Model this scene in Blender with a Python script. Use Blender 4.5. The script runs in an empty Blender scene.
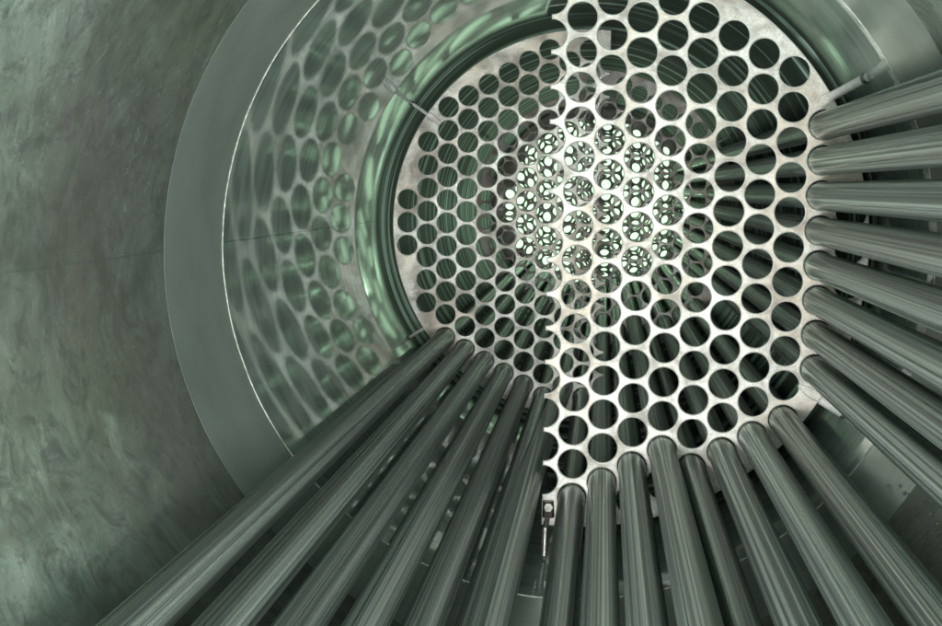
import bpy, bmesh, math, random
from mathutils import Vector, Matrix
random.seed(7)
PI = math.pi
sc = bpy.context.scene
C = sc.collection

# ------------------------------------------------------------------ camera, world, light, exposure
cam_d = bpy.data.cameras.new('camera')
cam = bpy.data.objects.new('camera', cam_d); C.objects.link(cam); sc.camera = cam
cam_d.sensor_width = 36.0
cam_d.lens = 1515.571 / 942.0 * 36.0
cam_d.clip_start = 0.02; cam_d.clip_end = 100.0
def _rot(rx, ry, rz):
    A = Matrix.Rotation(rx, 3, 'X'); B = Matrix.Rotation(ry, 3, 'Y'); D = Matrix.Rotation(rz, 3, 'Z')
    return D @ A @ B
_R = _rot(0.083073, 0.08623, 0.016383)            # rows: camera right, down, forward in (right, down, forward) space
def _w(v): return Vector((v[0], v[2], -v[1]))
_r, _d, _f = _w(_R[0]), _w(_R[1]), _w(_R[2])
M = Matrix.Identity(4)
for k in range(3):
    M[k][0] = _r[k]; M[k][1] = -_d[k]; M[k][2] = -_f[k]
cam.matrix_world = M

world = bpy.data.worlds.new('World'); sc.world = world; world.use_nodes = True
wn = world.node_tree; wn.nodes.clear()
wo = wn.nodes.new('ShaderNodeOutputWorld'); bg = wn.nodes.new('ShaderNodeBackground')
tc = wn.nodes.new('ShaderNodeTexCoord'); sx = wn.nodes.new('ShaderNodeSeparateXYZ')
rp = wn.nodes.new('ShaderNodeValToRGB')
mr = wn.nodes.new('ShaderNodeMapRange'); mr.inputs[1].default_value = -1; mr.inputs[2].default_value = 1
wn.links.new(tc.outputs['Generated'], sx.inputs[0]); wn.links.new(sx.outputs['Y'], mr.inputs[0])
wn.links.new(mr.outputs[0], rp.inputs[0]); wn.links.new(rp.outputs[0], bg.inputs[0]); wn.links.new(bg.outputs[0], wo.inputs[0])
cr = rp.color_ramp
cr.elements[0].position = 0.0; cr.elements[0].color = (0.86, 1.0, 0.94, 1)
cr.elements[1].position = 1.0; cr.elements[1].color = (0.38, 0.58, 0.38, 1)
e = cr.elements.new(0.45); e.color = (0.62, 0.73, 0.68, 1)
e = cr.elements.new(0.80); e.color = (0.04, 0.055, 0.045, 1)
bg.inputs[1].default_value = 1.7

def area(name, loc, target, size, energy, col):
    l = bpy.data.lights.new(name, 'AREA'); l.shape = 'DISK'; l.size = size; l.energy = energy; l.color = col
    o = bpy.data.objects.new(name, l); C.objects.link(o); o.location = loc
    o.rotation_euler = (Vector(target) - Vector(loc)).to_track_quat('-Z', 'Y').to_euler()
    return o
area('work_lamp', (-0.12, -0.30, -0.12), (-0.05, 2.0, -0.06), 0.30, 1.9, (1.0, 0.965, 0.90))
area('near_fill', (-0.04, 0.22, -0.18), (0.0, 1.3, -0.12), 0.10, 5.0, (0.98, 1.0, 0.98))  # added fill below the frame, brightens the near tubes
area('far_fill', (0.0, 5.9, -0.05), (0.0, 2.0, -0.05), 0.5, 0.12, (0.66, 1.0, 0.74))  # added green fill behind the tube sheet, lights tubes from the back

def point(name, loc, energy, col, r=0.012):
    l = bpy.data.lights.new(name, 'POINT'); l.shadow_soft_size = r; l.energy = energy; l.color = col
    o = bpy.data.objects.new(name, l); C.objects.link(o); o.location = loc
point('bundle_fill', (-0.130, 3.57, -0.060), 0.03, (0.66, 1.0, 0.74))  # added point light behind the fourth plate, greens tubes and wall
point('bundle_fill', (0.100, 4.27, -0.070), 0.14, (0.66, 1.0, 0.68))  # second added point light, deeper in, for the glow at the centre

sc.view_settings.view_transform = 'Standard'
sc.view_settings.look = 'None'
sc.view_settings.exposure = 0.55
sc.view_settings.gamma = 1.0
sc.render.engine = 'CYCLES'
sc.cycles.use_denoising = True
sc.cycles.max_bounces = 10; sc.cycles.glossy_bounces = 7; sc.cycles.diffuse_bounces = 3
sc.cycles.sample_clamp_indirect = 6.0

# ------------------------------------------------------------------ measures (metres)
P = 0.032                       # hole pitch
H = P * math.sqrt(3) / 2        # column pitch
Z1, DZ = 1.41448, 0.690706      # first baffle, spacing
X0, V0 = -0.023861, -0.125278   # lattice origin (column 0, row 0), V measured downwards
CX, CZ = -0.0255, -0.0505       # shell axis
RS = 0.295                      # inner radius of the shell
RP = 0.2685                     # baffle radius
RH = 0.01365                    # hole radius
RT = 0.0128                     # tube radius
YW = 1.258                      # round weld
YB = 1.087                      # edge of the ground band
YF, YE = 0.30, 4.75             # shell front and back
def lat(i, r): return X0 + i * H, -(V0 + r * P / 2)
def lattice():
    for i in range(-9, 10):
        for r in range(-8, 34):
            if (i + r) % 2: continue
            x, z = lat(i, r)
            if math.hypot(x - CX, z - CZ) < 0.2545: yield i, r, x, z

# ------------------------------------------------------------------ materials
def mat(name):
    m = bpy.data.materials.new(name); m.use_nodes = True
    nt = m.node_tree; nt.nodes.clear()
    return m, nt
class N:
    def __init__(s, nt): s.nt = nt
    def new(s, t, **k):
        n = s.nt.nodes.new(t)
        for a, b in k.items(): setattr(n, a, b)
        return n
    def link(s, a, b): s.nt.links.new(a, b)
    def noise(s, vec, scale, detail=4, rough=0.55, dist=0.0):
        n = s.new('ShaderNodeTexNoise'); n.inputs['Scale'].default_value = scale
        n.inputs['Detail'].default_value = detail; n.inputs['Roughness'].default_value = rough
        n.inputs['Distortion'].default_value = dist
        s.link(vec, n.inputs['Vector']); return n.outputs['Fac']
    def mapping(s, vec, scale=(1, 1, 1), loc=(0, 0, 0)):
        n = s.new('ShaderNodeMapping'); n.inputs['Scale'].default_value = scale; n.inputs['Location'].default_value = loc
        s.link(vec, n.inputs['Vector']); return n.outputs[0]
    def ramp(s, fac, stops):
        n = s.new('ShaderNodeValToRGB'); s.link(fac, n.inputs[0]); c = n.color_ramp
        def col(v): return (v, v, v, 1) if not isinstance(v, tuple) else (*v, 1)
        c.elements[0].position = stops[0][0]; c.elements[0].color = col(stops[0][1])
        c.elements[1].position = stops[-1][0]; c.elements[1].color = col(stops[-1][1])
        for p, v in stops[1:-1]:
            e = c.elements.new(p); e.color = col(v)
        return n.outputs[0]
    def mix(s, fac, a, b, mode='MIX'):
        n = s.new('ShaderNodeMix', data_type='RGBA', blend_type=mode)
        if isinstance(fac, float): n.inputs[0].default_value = fac
        else: s.link(fac, n.inputs[0])
        for sock, v in ((n.inputs[6], a), (n.inputs[7], b)):
            if isinstance(v, tuple): sock.default_value = (*v, 1)
            else: s.link(v, sock)
        return n.outputs[2]
    def math(s, op, a, b=0.0):
        n = s.new('ShaderNodeMath', operation=op)
        for sock, v in ((n.inputs[0], a), (n.inputs[1], b)):
            if isinstance(v, (int, float)): sock.default_value = v
            else: s.link(v, sock)
        return n.outputs[0]
    def bump(s, h, strength, dist=0.001):
        n = s.new('ShaderNodeBump'); n.inputs['Strength'].default_value = strength; n.inputs['Distance'].default_value = dist
        s.link(h, n.inputs['Height']); return n.outputs[0]
    def pbsdf(s, color=None, metallic=1.0, rough=0.3, normal=None):
        n = s.new('ShaderNodeBsdfPrincipled')
        for k, v in (('Base Color', color), ('Metallic', metallic), ('Roughness', rough), ('Normal', normal)):
            if v is None: continue
            if isinstance(v, tuple): n.inputs[k].default_value = (*v, 1)
            elif isinstance(v, (int, float)): n.inputs[k].default_value = v
            else: s.link(v, n.inputs[k])
        return n.outputs[0]
    def out(s, sh):
        o = s.new('ShaderNodeOutputMaterial'); s.link(sh, o.inputs[0])
    def mixsh(s, fac, a, b):
        n = s.new('ShaderNodeMixShader')
        if isinstance(fac, float): n.inputs[0].default_value = fac
        else: s.link(fac, n.inputs[0])
        s.link(a, n.inputs[1]); s.link(b, n.inputs[2]); return n.outputs[0]

def m_tube():
    m, nt = mat('drawn_steel_tube'); n = N(nt)
    t = n.new('ShaderNodeTexCoord'); oi = n.new('ShaderNodeObjectInfo')
    add = n.new('ShaderNodeVectorMath', operation='ADD')
    cb = n.new('ShaderNodeCombineXYZ'); 
    for k in range(3): n.link(n.math('MULTIPLY', oi.outputs['Random'], 7.0 + 3 * k), cb.inputs[k])
    n.link(t.outputs['Object'], add.inputs[0]); n.link(cb.outputs[0], add.inputs[1])
    v = add.outputs[0]
    lines = n.noise(n.mapping(v, (520, 0.35, 520)), 1.0, 3, 0.6)
    broad = n.noise(n.mapping(v, (95, 0.2, 95)), 1.0, 3, 0.6)
    dust = n.noise(n.mapping(v, (26, 1.0, 26)), 1.0, 3, 0.6)
    fine = n.noise(v, 700.0, 3, 0.7)
    c = n.mix(n.ramp(lines, [(0.40, 0.0), (0.62, 1.0)]), (0.14, 0.175, 0.158), (0.64, 0.75, 0.69))
    c = n.mix(n.ramp(broad, [(0.46, 0.0), (0.64, 0.5)]), c, (0.19, 0.185, 0.165))
    c = n.mix(n.ramp(dust, [(0.45, 0.0), (0.70, 0.35)]), c, (0.22, 0.20, 0.18))
    c = n.mix(n.ramp(fine, [(0.56, 0.0), (0.72, 0.2)]), c, (0.60, 0.66, 0.62))
    tint = n.mix(oi.outputs['Random'], (0.84, 0.87, 0.86), (1.10, 1.09, 1.06))
    c = n.mix(1.0, c, tint, 'MULTIPLY')
    ro = n.ramp(broad, [(0.35, 0.23), (0.65, 0.34)])
    h = n.math('ADD', lines, n.math('MULTIPLY', fine, 0.03))
    tg = n.new('ShaderNodeTangent', direction_type='RADIAL', axis='Y')
    b = n.pbsdf(c, 0.97, ro, n.bump(h, 0.14, 0.0004)); nd = b.node
    nd.inputs['Anisotropic'].default_value = 0.88
    nd.inputs['Anisotropic Rotation'].default_value = 0.25
    n.link(tg.outputs[0], nd.inputs['Tangent'])
    n.out(b)
    return m
def m_plate():
    m, nt = mat('baffle_steel'); n = N(nt)
    t = n.new('ShaderNodeTexCoord'); v = t.outputs['Object']
    blot = n.noise(v, 9.0, 6, 0.62, 0.6)
    blot2 = n.noise(n.mapping(v, (1, 1, 1), (3, 1, 7)), 22.0, 6, 0.7, 0.4)
    fine = n.noise(v, 420.0, 4, 0.7)
    brush = n.noise(n.mapping(v, (60, 60, 900)), 1.0, 3, 0.6)
    c = n.mix(n.ramp(blot, [(0.46, 0.0), (0.60, 1.0)]), (0.66, 0.65, 0.62), (0.52, 0.46, 0.39))
    c = n.mix(n.ramp(blot2, [(0.50, 0.0), (0.66, 0.75)]), c, (0.27, 0.225, 0.185))
    c = n.mix(n.ramp(fine, [(0.42, 0.0), (0.70, 0.6)]), c, (0.33, 0.305, 0.27))
    scr = n.noise(n.mapping(v, (40, 40, 500)), 1.0, 5, 0.7, 0.5)
    c = n.mix(n.ramp(scr, [(0.50, 0.0), (0.70, 0.45)]), c, (0.36, 0.33, 0.285))
    ro = n.ramp(blot2, [(0.35, 0.42), (0.65, 0.60)])
    h = n.math('ADD', fine, brush)
    n.out(n.pbsdf(c, 0.55, ro, n.bump(h, 0.22, 0.0006)))
    return m
def axis_coords(n):
    g = n.new('ShaderNodeNewGeometry')
    s = n.new('ShaderNodeSeparateXYZ'); n.link(g.outputs['Position'], s.inputs[0])
    x = n.math('SUBTRACT', s.outputs[0], CX); z = n.math('SUBTRACT', s.outputs[2], CZ)
    return g.outputs['Position'], x, s.outputs[1], z
def m_shell(rough_course):
    m, nt = mat('mottled_shell_steel' if rough_course else 'polished_shell_steel'); n = N(nt)
    pos, x, y, z = axis_coords(n)
    ring = n.noise(n.mapping(pos, (5, 260, 5)), 1.0, 4, 0.65)
    ring2 = n.noise(n.mapping(pos, (9, 60, 9)), 1.0, 3, 0.6)
    mot = n.noise(n.mapping(pos, (1, .7, 1)), 14.0, 9, 0.72, 1.3)
    mot2 = n.noise(n.mapping(pos, (1, 1, 1), (4, 2, 9)), 3.2, 5, 0.6, 0.8)
    swirl = n.noise(n.mapping(pos, (24, 60, 44)), 1.0, 6, 0.72, 2.5)
    # long blue layout line at nine o'clock
    dz = n.math('ABSOLUTE', n.math('SUBTRACT', z, n.math('MULTIPLY', n.math('SUBTRACT', n.noise(n.mapping(pos, (0, 12, 0)), 1.0, 2), 0.5), 0.0025)))
    wob = n.noise(n.mapping(pos, (1, 30, 200)), 1.0, 3)
    ln = n.math('LESS_THAN', dz, n.math('MULTIPLY', wob, 0.0013))
    left = n.math('LESS_THAN', x, 0.0)
    ln = n.math('MULTIPLY', n.math('MULTIPLY', ln, left), n.ramp(n.noise(n.mapping(pos, (1, 25, 1)), 1.0, 2), [(0.3, 0.25), (0.55, 0.85)]))
    if rough_course:
        c = n.mix(n.ramp(mot, [(0.33, 0.0), (0.68, 1.0)]), (0.12, 0.165, 0.13), (0.33, 0.41, 0.35))
        c = n.mix(n.ramp(mot2, [(0.42, 0.0), (0.66, 0.85)]), c, (0.155, 0.175, 0.125))
        c = n.mix(n.ramp(swirl, [(0.52, 0.0), (0.75, 0.5)]), c, (0.34, 0.41, 0.36))
        c = n.mix(ln, c, (0.045, 0.12, 0.15))
        hand = n.noise(n.mapping(pos, (1, .8, 1), (11, 5, 2)), 26.0, 7, 0.72, 2.2)
        c = n.mix(n.ramp(hand, [(0.50, 0.0), (0.62, 0.75)]), c, (0.095, 0.11, 0.10))
        pat = n.noise(n.mapping(pos, (1, 1, 1), (1, 15, 8)), 17.0, 6, 0.7, 0.6)
        c = n.mix(n.ramp(pat, [(0.58, 0.0), (0.72, 0.7)]), c, (0.46, 0.57, 0.50))
        warm = n.noise(n.mapping(pos, (1, 1, 1), (7, 1, 4)), 2.6, 4, 0.6)
        c = n.mix(n.ramp(warm, [(0.48, 0.0), (0.62, 0.5)]), c, (0.165, 0.15, 0.155))
        for sc_, off, wd in ((7.0, 2, 0.0035), (13.0, 9, 0.0045), (21.0, 5, 0.006)):
            q = n.noise(n.mapping(pos, (1, 1.6, 1.2), (off, off * 2, 1)), sc_, 3, 0.55, 1.5)
            l1 = n.math('LESS_THAN', n.math('ABSOLUTE', n.math('SUBTRACT', q, 0.5)), wd)
            part = n.ramp(n.noise(n.mapping(pos, (1, 1, 1), (off * 3, 4, off)), 5.0, 3), [(0.48, 0.0), (0.62, 0.40)])
            c = n.mix(n.math('MULTIPLY', l1, part), c, (0.46, 0.56, 0.50) if off != 9 else (0.07, 0.085, 0.075))
        low = n.noise(n.mapping(pos, (1, 1, 1), (2, 8, 3)), 5.5, 6, 0.68, 1.0)
        c = n.mix(n.ramp(low, [(0.47, 0.0), (0.62, 0.75)]), c, (0.10, 0.115, 0.09))
        a = n.pbsdf(c, 0.2, n.ramp(mot, [(0.3, 0.50), (0.7, 0.34)]), n.bump(n.math('ADD', swirl, mot), 0.25, 0.002))
        n.out(a)
    else:
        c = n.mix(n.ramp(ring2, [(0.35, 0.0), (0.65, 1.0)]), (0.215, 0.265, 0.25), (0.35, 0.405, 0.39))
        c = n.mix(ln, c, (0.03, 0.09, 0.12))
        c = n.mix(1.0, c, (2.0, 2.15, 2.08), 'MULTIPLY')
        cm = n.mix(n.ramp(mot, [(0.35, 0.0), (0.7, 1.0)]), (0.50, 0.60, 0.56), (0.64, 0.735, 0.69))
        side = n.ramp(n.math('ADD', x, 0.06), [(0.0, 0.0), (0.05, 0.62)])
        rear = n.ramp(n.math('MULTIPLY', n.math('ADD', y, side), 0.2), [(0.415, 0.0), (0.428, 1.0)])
        ridge_glint = n.noise(n.mapping(pos, (0.5, 19, 0.5), (3, 0, 5)), 1.0, 4, 0.80)
        c = n.mix(rear, c, n.mix(n.ramp(ridge_glint, [(0.525, 0.0), (0.575, 1.0)]), (0.006, 0.018, 0.012), (0.30, 0.48, 0.39)))  # deep interior shade painted as near-black wall, bright glints painted on the ridges
        haze = n.pbsdf(c, 0.5, 0.40, n.bump(n.math('ADD', swirl, n.math('MULTIPLY', rear, n.math('MULTIPLY', ridge_glint, 3.0))), 0.25, 0.0015))
        cm = n.mix(rear, cm, n.mix(n.ramp(ridge_glint, [(0.525, 0.0), (0.575, 1.0)]), (0.010, 0.028, 0.020), (0.72, 0.95, 0.84)))  # same painted shade and glints in the mirror layer
        wav = n.noise(n.mapping(pos, (3, 9, 3)), 1.0, 2)
        hb = n.math('ADD', n.math('ADD', n.math('MULTIPLY', ring, 0.02), n.math('MULTIPLY', wav, 0.12)), n.math('MULTIPLY', n.math('MULTIPLY', rear, ridge_glint), 1.2))
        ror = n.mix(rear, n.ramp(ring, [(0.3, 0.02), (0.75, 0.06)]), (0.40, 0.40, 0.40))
        tg = n.new('ShaderNodeTangent', direction_type='RADIAL', axis='Y')
        mirr = n.pbsdf(cm, 1.0, ror, n.bump(hb, 0.045, 0.003)); nd = mirr.node
        n.link(n.math('MULTIPLY', rear, 0.9), nd.inputs['Anisotropic'])
        nd.inputs['Anisotropic Rotation'].default_value = 0.25
        n.link(tg.outputs[0], nd.inputs['Tangent'])
        n.out(n.mixsh(n.ramp(rear, [(0.0, 0.5), (1.0, 0.72)]), haze, mirr))
    return m
def m_band():
    m, nt = mat('ground_band_steel'); n = N(nt)
    pos, x, y, z = axis_coords(n)
    ring = n.noise(n.mapping(pos, (6, 120, 6)), 1.0, 4, 0.65)
    mot = n.noise(pos, 6.0, 5, 0.6, 0.0)
    c = n.mix(n.ramp(mot, [(0.35, 0.0), (0.65, 1.0)]), (0.36, 0.44, 0.405), (0.56, 0.65, 0.605))
    haze = n.pbsdf(c, 0.4, 0.40)
    wav = n.noise(n.mapping(pos, (3, 7, 3)), 1.0, 2)
    fl = n.noise(n.mapping(pos, (2, 90, 2)), 1.0, 3, 0.6)
    mirr = n.pbsdf((0.46, 0.57, 0.51), 1.0, n.ramp(fl, [(0.3, 0.16), (0.7, 0.26)]), n.bump(wav, 0.05, 0.003))
    n.out(n.mixsh(0.38, haze, mirr))
    return m
def m_simple(name, col, metal, ro, sc_=60.0, amt=0.25):
    m, nt = mat(name); n = N(nt)
    t = n.new('ShaderNodeTexCoord'); f = n.noise(t.outputs['Object'], sc_, 5, 0.65)
    dark = tuple(a * (1 - amt) for a in col)
    n.out(n.pbsdf(n.mix(n.ramp(f, [(0.35, 0.0), (0.65, 1.0)]), dark, col), metal, ro, n.bump(f, 0.2, 0.0008)))
    return m
TUBE, PLATE = m_tube(), m_plate()
SH_OUT, SH_IN, BAND = m_shell(True), m_shell(False), m_band()
WELD = m_simple('bright_weld', (0.50, 0.50, 0.46), 0.3, 0.3, 300.0, 0.4)
PIN = m_simple('bright_pin_steel', (0.93, 0.92, 0.89), 0.0, 0.3, 200.0, 0.15)
EDGE = m_simple('deburred_edge_highlight', (0.80, 0.79, 0.75), 0.35, 0.35, 500.0, 0.2)  # deburred chamfer, kept paler than the plate to paint in its rim highlight
STAY = m_simple('worn_grey_steel', (0.40, 0.40, 0.37), 0.7, 0.35, 180.0, 0.5)
DARKST = m_simple('dark_cast_steel', (0.22, 0.20, 0.17), 0.8, 0.4, 150.0, 0.6)
OUTER = m_simple('painted_outer_steel', (0.25, 0.27, 0.26), 0.2, 0.6)
def m_water():
    m, nt = mat('water_drop'); n = N(nt)
    b = n.new('ShaderNodeBsdfPrincipled'); b.inputs['Roughness'].default_value = 0.03; b.inputs['IOR'].default_value = 1.33
    b.inputs['Transmission Weight'].default_value = 1.0; b.inputs['Base Color'].default_value = (0.95, 1, 0.98, 1)
    n.out(b.outputs[0]); return m
WATER = m_water()

# ------------------------------------------------------------------ object helpers
def obj(name, bm, m, parent=None, smooth=True, auto=None):
    me = bpy.data.meshes.new(name); bm.normal_update(); bm.to_mesh(me); bm.free()
    if smooth: me.polygons.foreach_set('use_smooth', [True] * len(me.polygons))
    if auto is not None and smooth:
        me.set_sharp_from_angle(angle=auto)
    me.materials.append(m)
    o = bpy.data.objects.new(name, me); C.objects.link(o)
    if parent: o.parent = parent
    return o
def thing(name, label, cat, loc=(0, 0, 0), group=None):
    o = bpy.data.objects.new(name, None); C.objects.link(o); o.location = loc
    o.empty_display_size = 0.05
    o['label'] = label; o['category'] = cat
    if group: o['group'] = group
    return o
def tag(o, label, cat, group=None):
    o['label'] = label; o['category'] = cat
    if group: o['group'] = group
    return o
def sweep(bm, pts, rad, seg=12, cap=True, closed=False):
    """round bar along a polyline"""
    pts = [Vector(p) for p in pts]; rings = []
    n = len(pts); up = None
    for k, p in enumerate(pts):
        a = pts[(k - 1) % n] if (closed or k > 0) else p
        b = pts[(k + 1) % n] if (closed or k < n - 1) else p
        d = (b - a).normalized()
        if up is None: up = Vector((0, 0, 1)) if abs(d.z) < 0.9 else Vector((1, 0, 0))
        s = d.cross(up).normalized(); u = s.cross(d).normalized(); up = u
        r = rad[k] if isinstance(rad, list) else rad
        rings.append([bm.verts.new(p + (s * math.cos(t) + u * math.sin(t)) * r) for t in [2 * PI * j / seg for j in range(seg)]])
    m = n if closed else n - 1
    for k in range(m):
        A, B = rings[k], rings[(k + 1) % n]
        for j in range(seg):
            bm.faces.new((A[j], A[(j + 1) % seg], B[(j + 1) % seg], B[j]))
    if cap and not closed:
        bm.faces.new(list(reversed(rings[0]))); bm.faces.new(rings[-1])
    return bm
def revolve(prof, seg=256, closed=True):
    """profile of (radius, y) about the shell axis"""
    bm = bmesh.new(); rings = []
    for r, y in prof:
        rings.append([bm.verts.new((CX + r * math.cos(2 * PI * j / seg), y, CZ + r * math.sin(2 * PI * j / seg))) for j in range(seg)])
    n = len(rings)
    for k in range(n if closed else n - 1):
        A, B = rings[k], rings[(k + 1) % n]
        for j in range(seg):
            bm.faces.new((A[j], A[(j + 1) % seg], B[(j + 1) % seg], B[j]))
    bmesh.ops.recalc_face_normals(bm, faces=bm.faces)
    return bm

# ------------------------------------------------------------------ the shell
shell = thing('exchanger_shell', 'round greenish steel shell wall curving round the whole tube bundle', 'shell', (0, 0, 0))
RO = RS + 0.010
def cyl(y0, y1, n, r0=RS):
    k = max(2, n)
    prof = [(r0, y0 + (y1 - y0) * j / k) for j in range(k + 1)] + [(RO, y1), (RO, y0)]
    return revolve(prof)
o = obj('front_course', cyl(YF, YB - 0.0008, 6), SH_OUT, shell, auto=0.6); o['label'] = 'mottled scratched dark green course of the shell nearest the viewer'
o = obj('ground_band', cyl(YB, YW - 0.001, 3), BAND, shell, auto=0.6); o['label'] = 'paler smooth ground band just outside the bright weld'
o = obj('rear_course', cyl(YW + 0.001, YE, 40), SH_IN, shell, auto=0.6); o['label'] = 'polished course of the shell that mirrors the baffles'
# round weld bead, slightly uneven
bm = bmesh.new()
def bead(y0, rr, rad):
    pts = []; rads = []
    n = 720
    for j in range(n):
        t = 2 * PI * j / n
        w = 0.0004 * math.sin(9 * t + 1) + 0.0003 * math.sin(31 * t) + random.uniform(-.00012, .00012)
        pts.append((CX + rr * math.cos(t), y0 + w, CZ + rr * math.sin(t))); rads.append(rad * random.uniform(.75, 1.2))
    sweep(bm, pts, rads, 6, closed=True)
bead(YW, RS - 0.0003, 0.0007)
obj('weld_bead', bm, WELD, shell)
o = obj('mounting_flange', revolve([(RO, YF), (RO + 0.05, YF), (RO + 0.05, YF + 0.03), (RO, YF + 0.03)]), OUTER, shell, auto=0.5)

# ------------------------------------------------------------------ perforated plates
def circle_spline(cu, x, z, r, seg=40, cw=True):
    s = cu.splines.new('POLY'); s.points.add(seg - 1)
    for j in range(seg):
        t = 2 * PI * j / seg * (-1 if cw else 1)
        s.points[j].co = (x + r * math.cos(t), z + r * math.sin(t), 0, 1)
    s.use_cyclic_u = True
def poly_spline(cu, pts):
    s = cu.splines.new('POLY'); s.points.add(len(pts) - 1)
    for j, (x, z) in enumerate(pts): s.points[j].co = (x, z, 0, 1)
    s.use_cyclic_u = True
def plate_mesh(name, side, rp, thick, rim_seg=200, seg=40):
    """side +1: right half cut on column -1, -1: left half cut on column +1, 0: whole"""
    cu = bpy.data.curves.new(name, 'CURVE'); cu.dimensions = '2D'; cu.fill_mode = 'BOTH'
    bev = 0.0012
    cu.extrude = thick / 2 - bev; cu.bevel_depth = bev; cu.bevel_resolution = 1; cu.offset = -bev
    if side == 0:
        poly_spline(cu, [(CX + rp * math.cos(2 * PI * j / rim_seg), CZ + rp * math.sin(2 * PI * j / rim_seg)) for j in range(rim_seg)])
        for i, r, x, z in lattice(): circle_spline(cu, x, z, RH, seg)
    else:
        ci = -1 if side > 0 else 1
        xc = lat(ci, 0)[0] - side * 0.0006
        zz = math.sqrt(rp * rp - (xc - CX) ** 2)
        a0 = math.atan2(-zz, xc - CX); a1 = math.atan2(zz, xc - CX)
        if side < 0: a0, a1 = a1, a0 + 2 * PI
        pts = [(CX + rp * math.cos(a0 + (a1 - a0) * j / rim_seg), CZ + rp * math.sin(a0 + (a1 - a0) * j / rim_seg)) for j in range(rim_seg + 1)]
        # scalloped cut edge
        holes = sorted([z for i, r, x, z in lattice() if i == ci], reverse=(side > 0))
        dx = abs(lat(ci, 0)[0] - xc)
        tt = math.acos(-dx / RH) if False else math.asin(dx / RH)
        for zc in holes:
            for j in range(21):
                t = -tt + (PI + 2 * tt) * j / 20           # 0 = straight along travel direction backwards
                if side > 0: px = lat(ci, 0)[0] + RH * math.sin(t); pz = zc + RH * math.cos(t)
                else: px = lat(ci, 0)[0] - RH * math.sin(t); pz = zc - RH * math.cos(t)
                pts.append((px, pz))
        poly_spline(cu, pts)
        for i, r, x, z in lattice():
            if (side > 0 and i > ci) or (side < 0 and i < ci): circle_spline(cu, x, z, RH, seg)
    tmp = bpy.data.objects.new('tmp', cu); C.objects.link(tmp)
    dg = bpy.context.evaluated_depsgraph_get()
    me = bpy.data.meshes.new_from_object(tmp.evaluated_get(dg)); me.name = name
    bpy.data.objects.remove(tmp); bpy.data.curves.remove(cu)
    # curve lies in xy with normal z: turn it so that it stands in xz
    me.transform(Matrix(((1, 0, 0, 0), (0, 0, -1, 0), (0, 1, 0, 0), (0, 0, 0, 1))))
    me.materials.clear(); me.materials.append(PLATE); me.materials.append(EDGE)
    for f in me.polygons:
        if 0.15 < abs(f.normal.y) < 0.95: f.material_index = 1
    me.polygons.foreach_set('use_smooth', [False] * len(me.polygons))
    return me
def radial(a, r, y): return Vector((CX + r * math.cos(a), y, CZ + r * math.sin(a)))
def plate_thing(k, side, label):
    y = Z1 + DZ * k + 0.002
    t = thing('baffle_plate' if side else 'tube_sheet', label, 'baffle plate' if side else 'tube sheet', (0, y, 0), 'half-moon baffle plates down the shell' if side else None)
    me = plate_mesh('perforated_sheet', side, RP if side else RS - 0.0015, 0.004 if side else 0.012, seg=(40 if k < 2 else 28))
    o = bpy.data.objects.new('perforated_sheet', me); C.objects.link(o); o.parent = t
    return t, y
def add_pin(t, y, ang, dyn, wire=True, clamp=False):
    a = math.radians(ang)
    def L(v): return (v.x, v.y - y, v.z)
    p0 = radial(a, RP + 0.0003, y - 0.001); p1 = radial(a, RS - 0.0004, y + dyn)
    bm = bmesh.new(); sweep(bm, [L(p0), L(p1)], 0.0044 if y < 2 else 0.0024, 14)
    pin = obj('spacer_pin', bm, PIN, t, auto=0.7)
    bm = bmesh.new()
    sweep(bm, [L(p1.lerp(p0, 0.10)), L(p1)], [0.0046, 0.0048] if y < 2 else [0.0030, 0.0034], 12)
    obj('pin_foot', bm, STAY, pin, auto=0.7)
    if wire:
        # thin bent wire looped over the face of the plate
        er = Vector((math.cos(a), 0, math.sin(a))); et = Vector((-math.sin(a), 0, math.cos(a)))
        c0 = radial(a, RP - 0.012, y - 0.0045)
        pts = []
        for j in range(26):
            s = 2 * PI * j / 26
            q = c0 + er * 0.012 * math.cos(s) + et * 0.0042 * math.sin(s) * (1 + .3 * math.cos(s)) + Vector((0, -0.0012 * math.sin(s * 1.5), 0))
            pts.append(L(q))
        bm = bmesh.new(); sweep(bm, pts, 0.00055, 6, closed=True)
        obj('wire_loop', bm, PIN, t)
LBL = ['nearest half-moon steel baffle, its scalloped left edge in front of all other plates',
       'left half-moon baffle directly behind the nearest plate, its left rim bare beside the mirror wall',
       'third baffle, right half, its rim arc seen through upper right holes of the nearest plate',
       'fourth baffle, left half, its rim seen through left holes of the second plate',
       'fifth baffle, the deepest right half before the bright tube sheet',
       ]
plates = []
for k in range(5):
    t, y = plate_thing(k, 1 if k % 2 == 0 else -1, LBL[k]); plates.append((t, y))
t0, y0 = plates[0]; t1, y1 = plates[1]
add_pin(t0, y0, 31.0, -0.055)
add_pin(t0, y0, -31.5, 0.0)
add_pin(t1, y1, 146.0, 0.004)
add_pin(t1, y1, -146.3, 0.006, wire=False)
for k in range(2, 5):
    for a in ((31, -31) if k % 2 == 0 else (146, -146)): add_pin(plates[k][0], plates[k][1], a, 0.0, wire=False)
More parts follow.
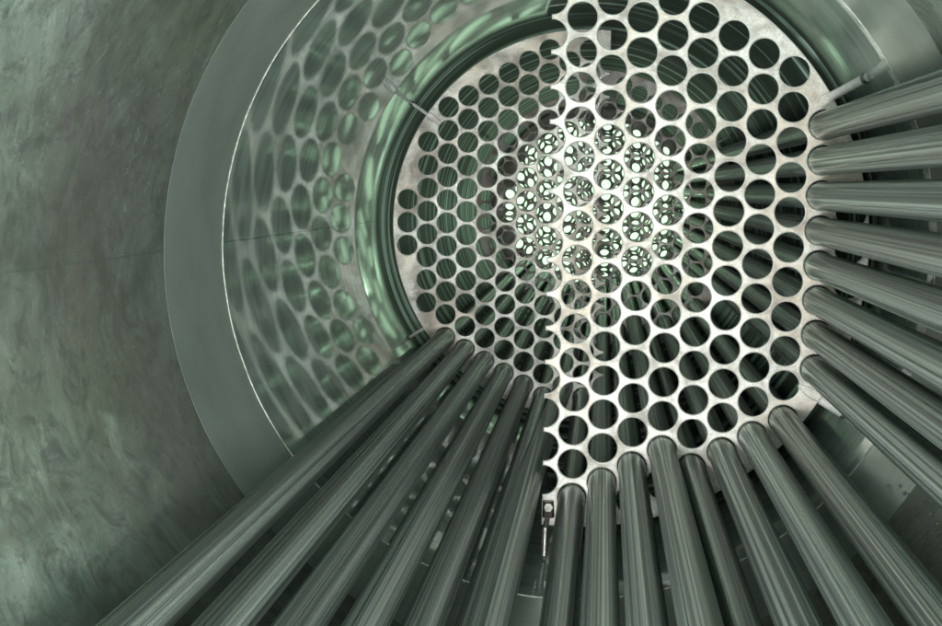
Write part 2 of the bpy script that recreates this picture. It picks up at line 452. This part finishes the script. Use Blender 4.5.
# clamp with its stay rod at the bottom corner of the nearest plate
bm = bmesh.new(); L = lambda v: (v[0], v[1] - y0, v[2])
sweep(bm, [(-0.0460, -0.006, -0.2935), (-0.0455, -0.006, -0.3090)], [0.0052, 0.0060], 10)
cl = obj('clamp_body', bm, DARKST, t0, auto=0.5)
bm = bmesh.new(); sweep(bm, [(-0.0455, -0.012, -0.2990), (-0.0455, -0.002, -0.2990)], 0.0042, 6)
obj('clamp_nut', bm, STAY, cl, auto=0.5)
bm = bmesh.new(); sweep(bm, [(-0.0460, -0.008, -0.3085), (-0.0480, -0.020, -0.3170), (-0.0484, -0.024, -0.3420)], [0.0022, 0.0030, 0.0030], 12)
obj('stay_rod', bm, STAY, cl, auto=0.5)

ts = thing('tube_sheet', 'far drilled tube sheet closing the shell, daylight in its holes', 'tube sheet', (0, 4.42, 0))
me = plate_mesh('drilled_disc', 0, RS - 0.0008, 0.014, seg=24)
o = bpy.data.objects.new('drilled_disc', me); C.objects.link(o); o.parent = ts

# ------------------------------------------------------------------ tubes
TY0, TY1 = -0.22, 4.50
def tube_mesh(path=None, seg=40):
    """open pipe with a wall, drawn along y, centred on its own axis"""
    bm = bmesh.new()
    ys = path or [(TY0, 0, 0), (0.6, 0, 0), (1.4, 0, 0), (2.8, 0, 0), (TY1, 0, 0)]
    rings = []
    order = [(p, RT) for p in ys] + [(p, RT - 0.0016) for p in reversed(ys)]
    for (y, dx, dz), r in order:
        rings.append([bm.verts.new((dx + r * math.cos(2 * PI * j / seg), y, dz + r * math.sin(2 * PI * j / seg))) for j in range(seg)])
    n = len(rings)
    for k in range(n):
        A, B = rings[k], rings[(k + 1) % n]
        for j in range(seg): bm.faces.new((A[j], B[j], B[(j + 1) % seg], A[(j + 1) % seg]))
    bmesh.ops.recalc_face_normals(bm, faces=bm.faces)
    return bm
G = 'steel tubes threaded through the baffle plates'
TUBES = [
 (-7, 21, 'leftmost steel tube of the lower left fan, lying closest to the mottled left wall'),
 (-6, 22, 'second tube from the left wall in the lower left fan'),
 (-5, 23, 'third tube from the left wall in the lower left fan'),
 (-4, 24, 'fourth tube from the left wall, middle of the lower left fan'),
 (-3, 25, 'fifth tube from the left wall in the lower left fan'),
 (-2, 26, 'half hidden tube just left of the one resting on the scalloped plate edge'),
 (-1, 25, 'tube lying against the scalloped cut edge of the nearest plate, left of the clamp'),
 (0, 26, 'upright tube just right of the clamp at the plate corner'),
 (1, 25, 'second upright tube right of the clamp at the plate corner'),
 (2, 24, 'third tube right of the clamp, leaning slightly right at the bottom edge'),
 (3, 23, 'fourth tube right of the clamp, starting higher than its neighbours and overlapping the next'),
 (4, 24, 'narrow looking tube partly covered by the higher tube on its left'),
 (5, 23, 'tube right of the partly covered one in the lower right fan'),
 (6, 22, 'second tube left of the dark gap at the lower right plate corner'),
 (7, 21, 'tube along the left side of the dark gap at the lower right plate corner'),
 (8, 18, 'lowest tube of the right column, above the dark gap at the plate corner'),
 (8, 16, 'second lowest tube of the right column'),
 (8, 14, 'third lowest tube of the right column'),
 (8, 12, 'fourth lowest tube of the right column'),
 (8, 10, 'fourth tube from the top of the right column'),
 (8, 8, 'third tube from the top of the right column, nearly level'),
 (8, 6, 'second tube from the top of the right column'),
 (8, 4, 'topmost tube of the right column, below the bright spacer pin'),
]
proto = None
for i, r, lab in TUBES:
    x, z = lat(i, r)
    z -= 0.0007
    if (i, r) == (-1, 25):
        # sags sideways past the cut edge of the nearest plate
        pth = [(TY0, -0.0150, 0), (0.6, -0.0144, 0), (1.2, -0.0138, 0), (1.40, -0.0134, 0), (1.60, -0.0105, 0), (1.85, -0.0045, 0), (2.05, -0.0003, 0), (2.2, 0, 0), (TY1, 0, 0)]
        o = obj('steel_tube', tube_mesh(pth), TUBE, auto=0.9)
    elif proto is None:
        proto = o = obj('steel_tube', tube_mesh(), TUBE, auto=0.9)
    else:
        o = proto.copy(); C.objects.link(o)
    o.location = (x, 0, z)
    o.rotation_euler = (0, random.uniform(0, 6.28), 0) if (i, r) != (-1, 25) else (0, 0, 0)
    tag(o, lab, 'tube', G)

# ------------------------------------------------------------------ water drops on the shell floor
bm = bmesh.new()
rnd = random.Random(3)
for k in range(700):
    if rnd.random() < 0.55: a = math.radians(rnd.gauss(-38, 7)); y = rnd.gauss(1.0, 0.07)
    else: a = math.radians(rnd.uniform(-120, -30)); y = rnd.uniform(0.8, 1.24)
    if y > YW - 0.006: continue
    rr = RS
    c = radial(a, rr - 0.0001, y); s = 0.00045 + 0.0014 * rnd.random() ** 3
    m = Matrix.Translation(c)
    bmesh.ops.create_icosphere(bm, subdivisions=1, radius=s, matrix=m)
dr = obj('water_drops', bm, WATER)
tag(dr, 'scattered tiny bright water drops on the shell wall at the lower right', 'water drops'); dr['kind'] = 'stuff'
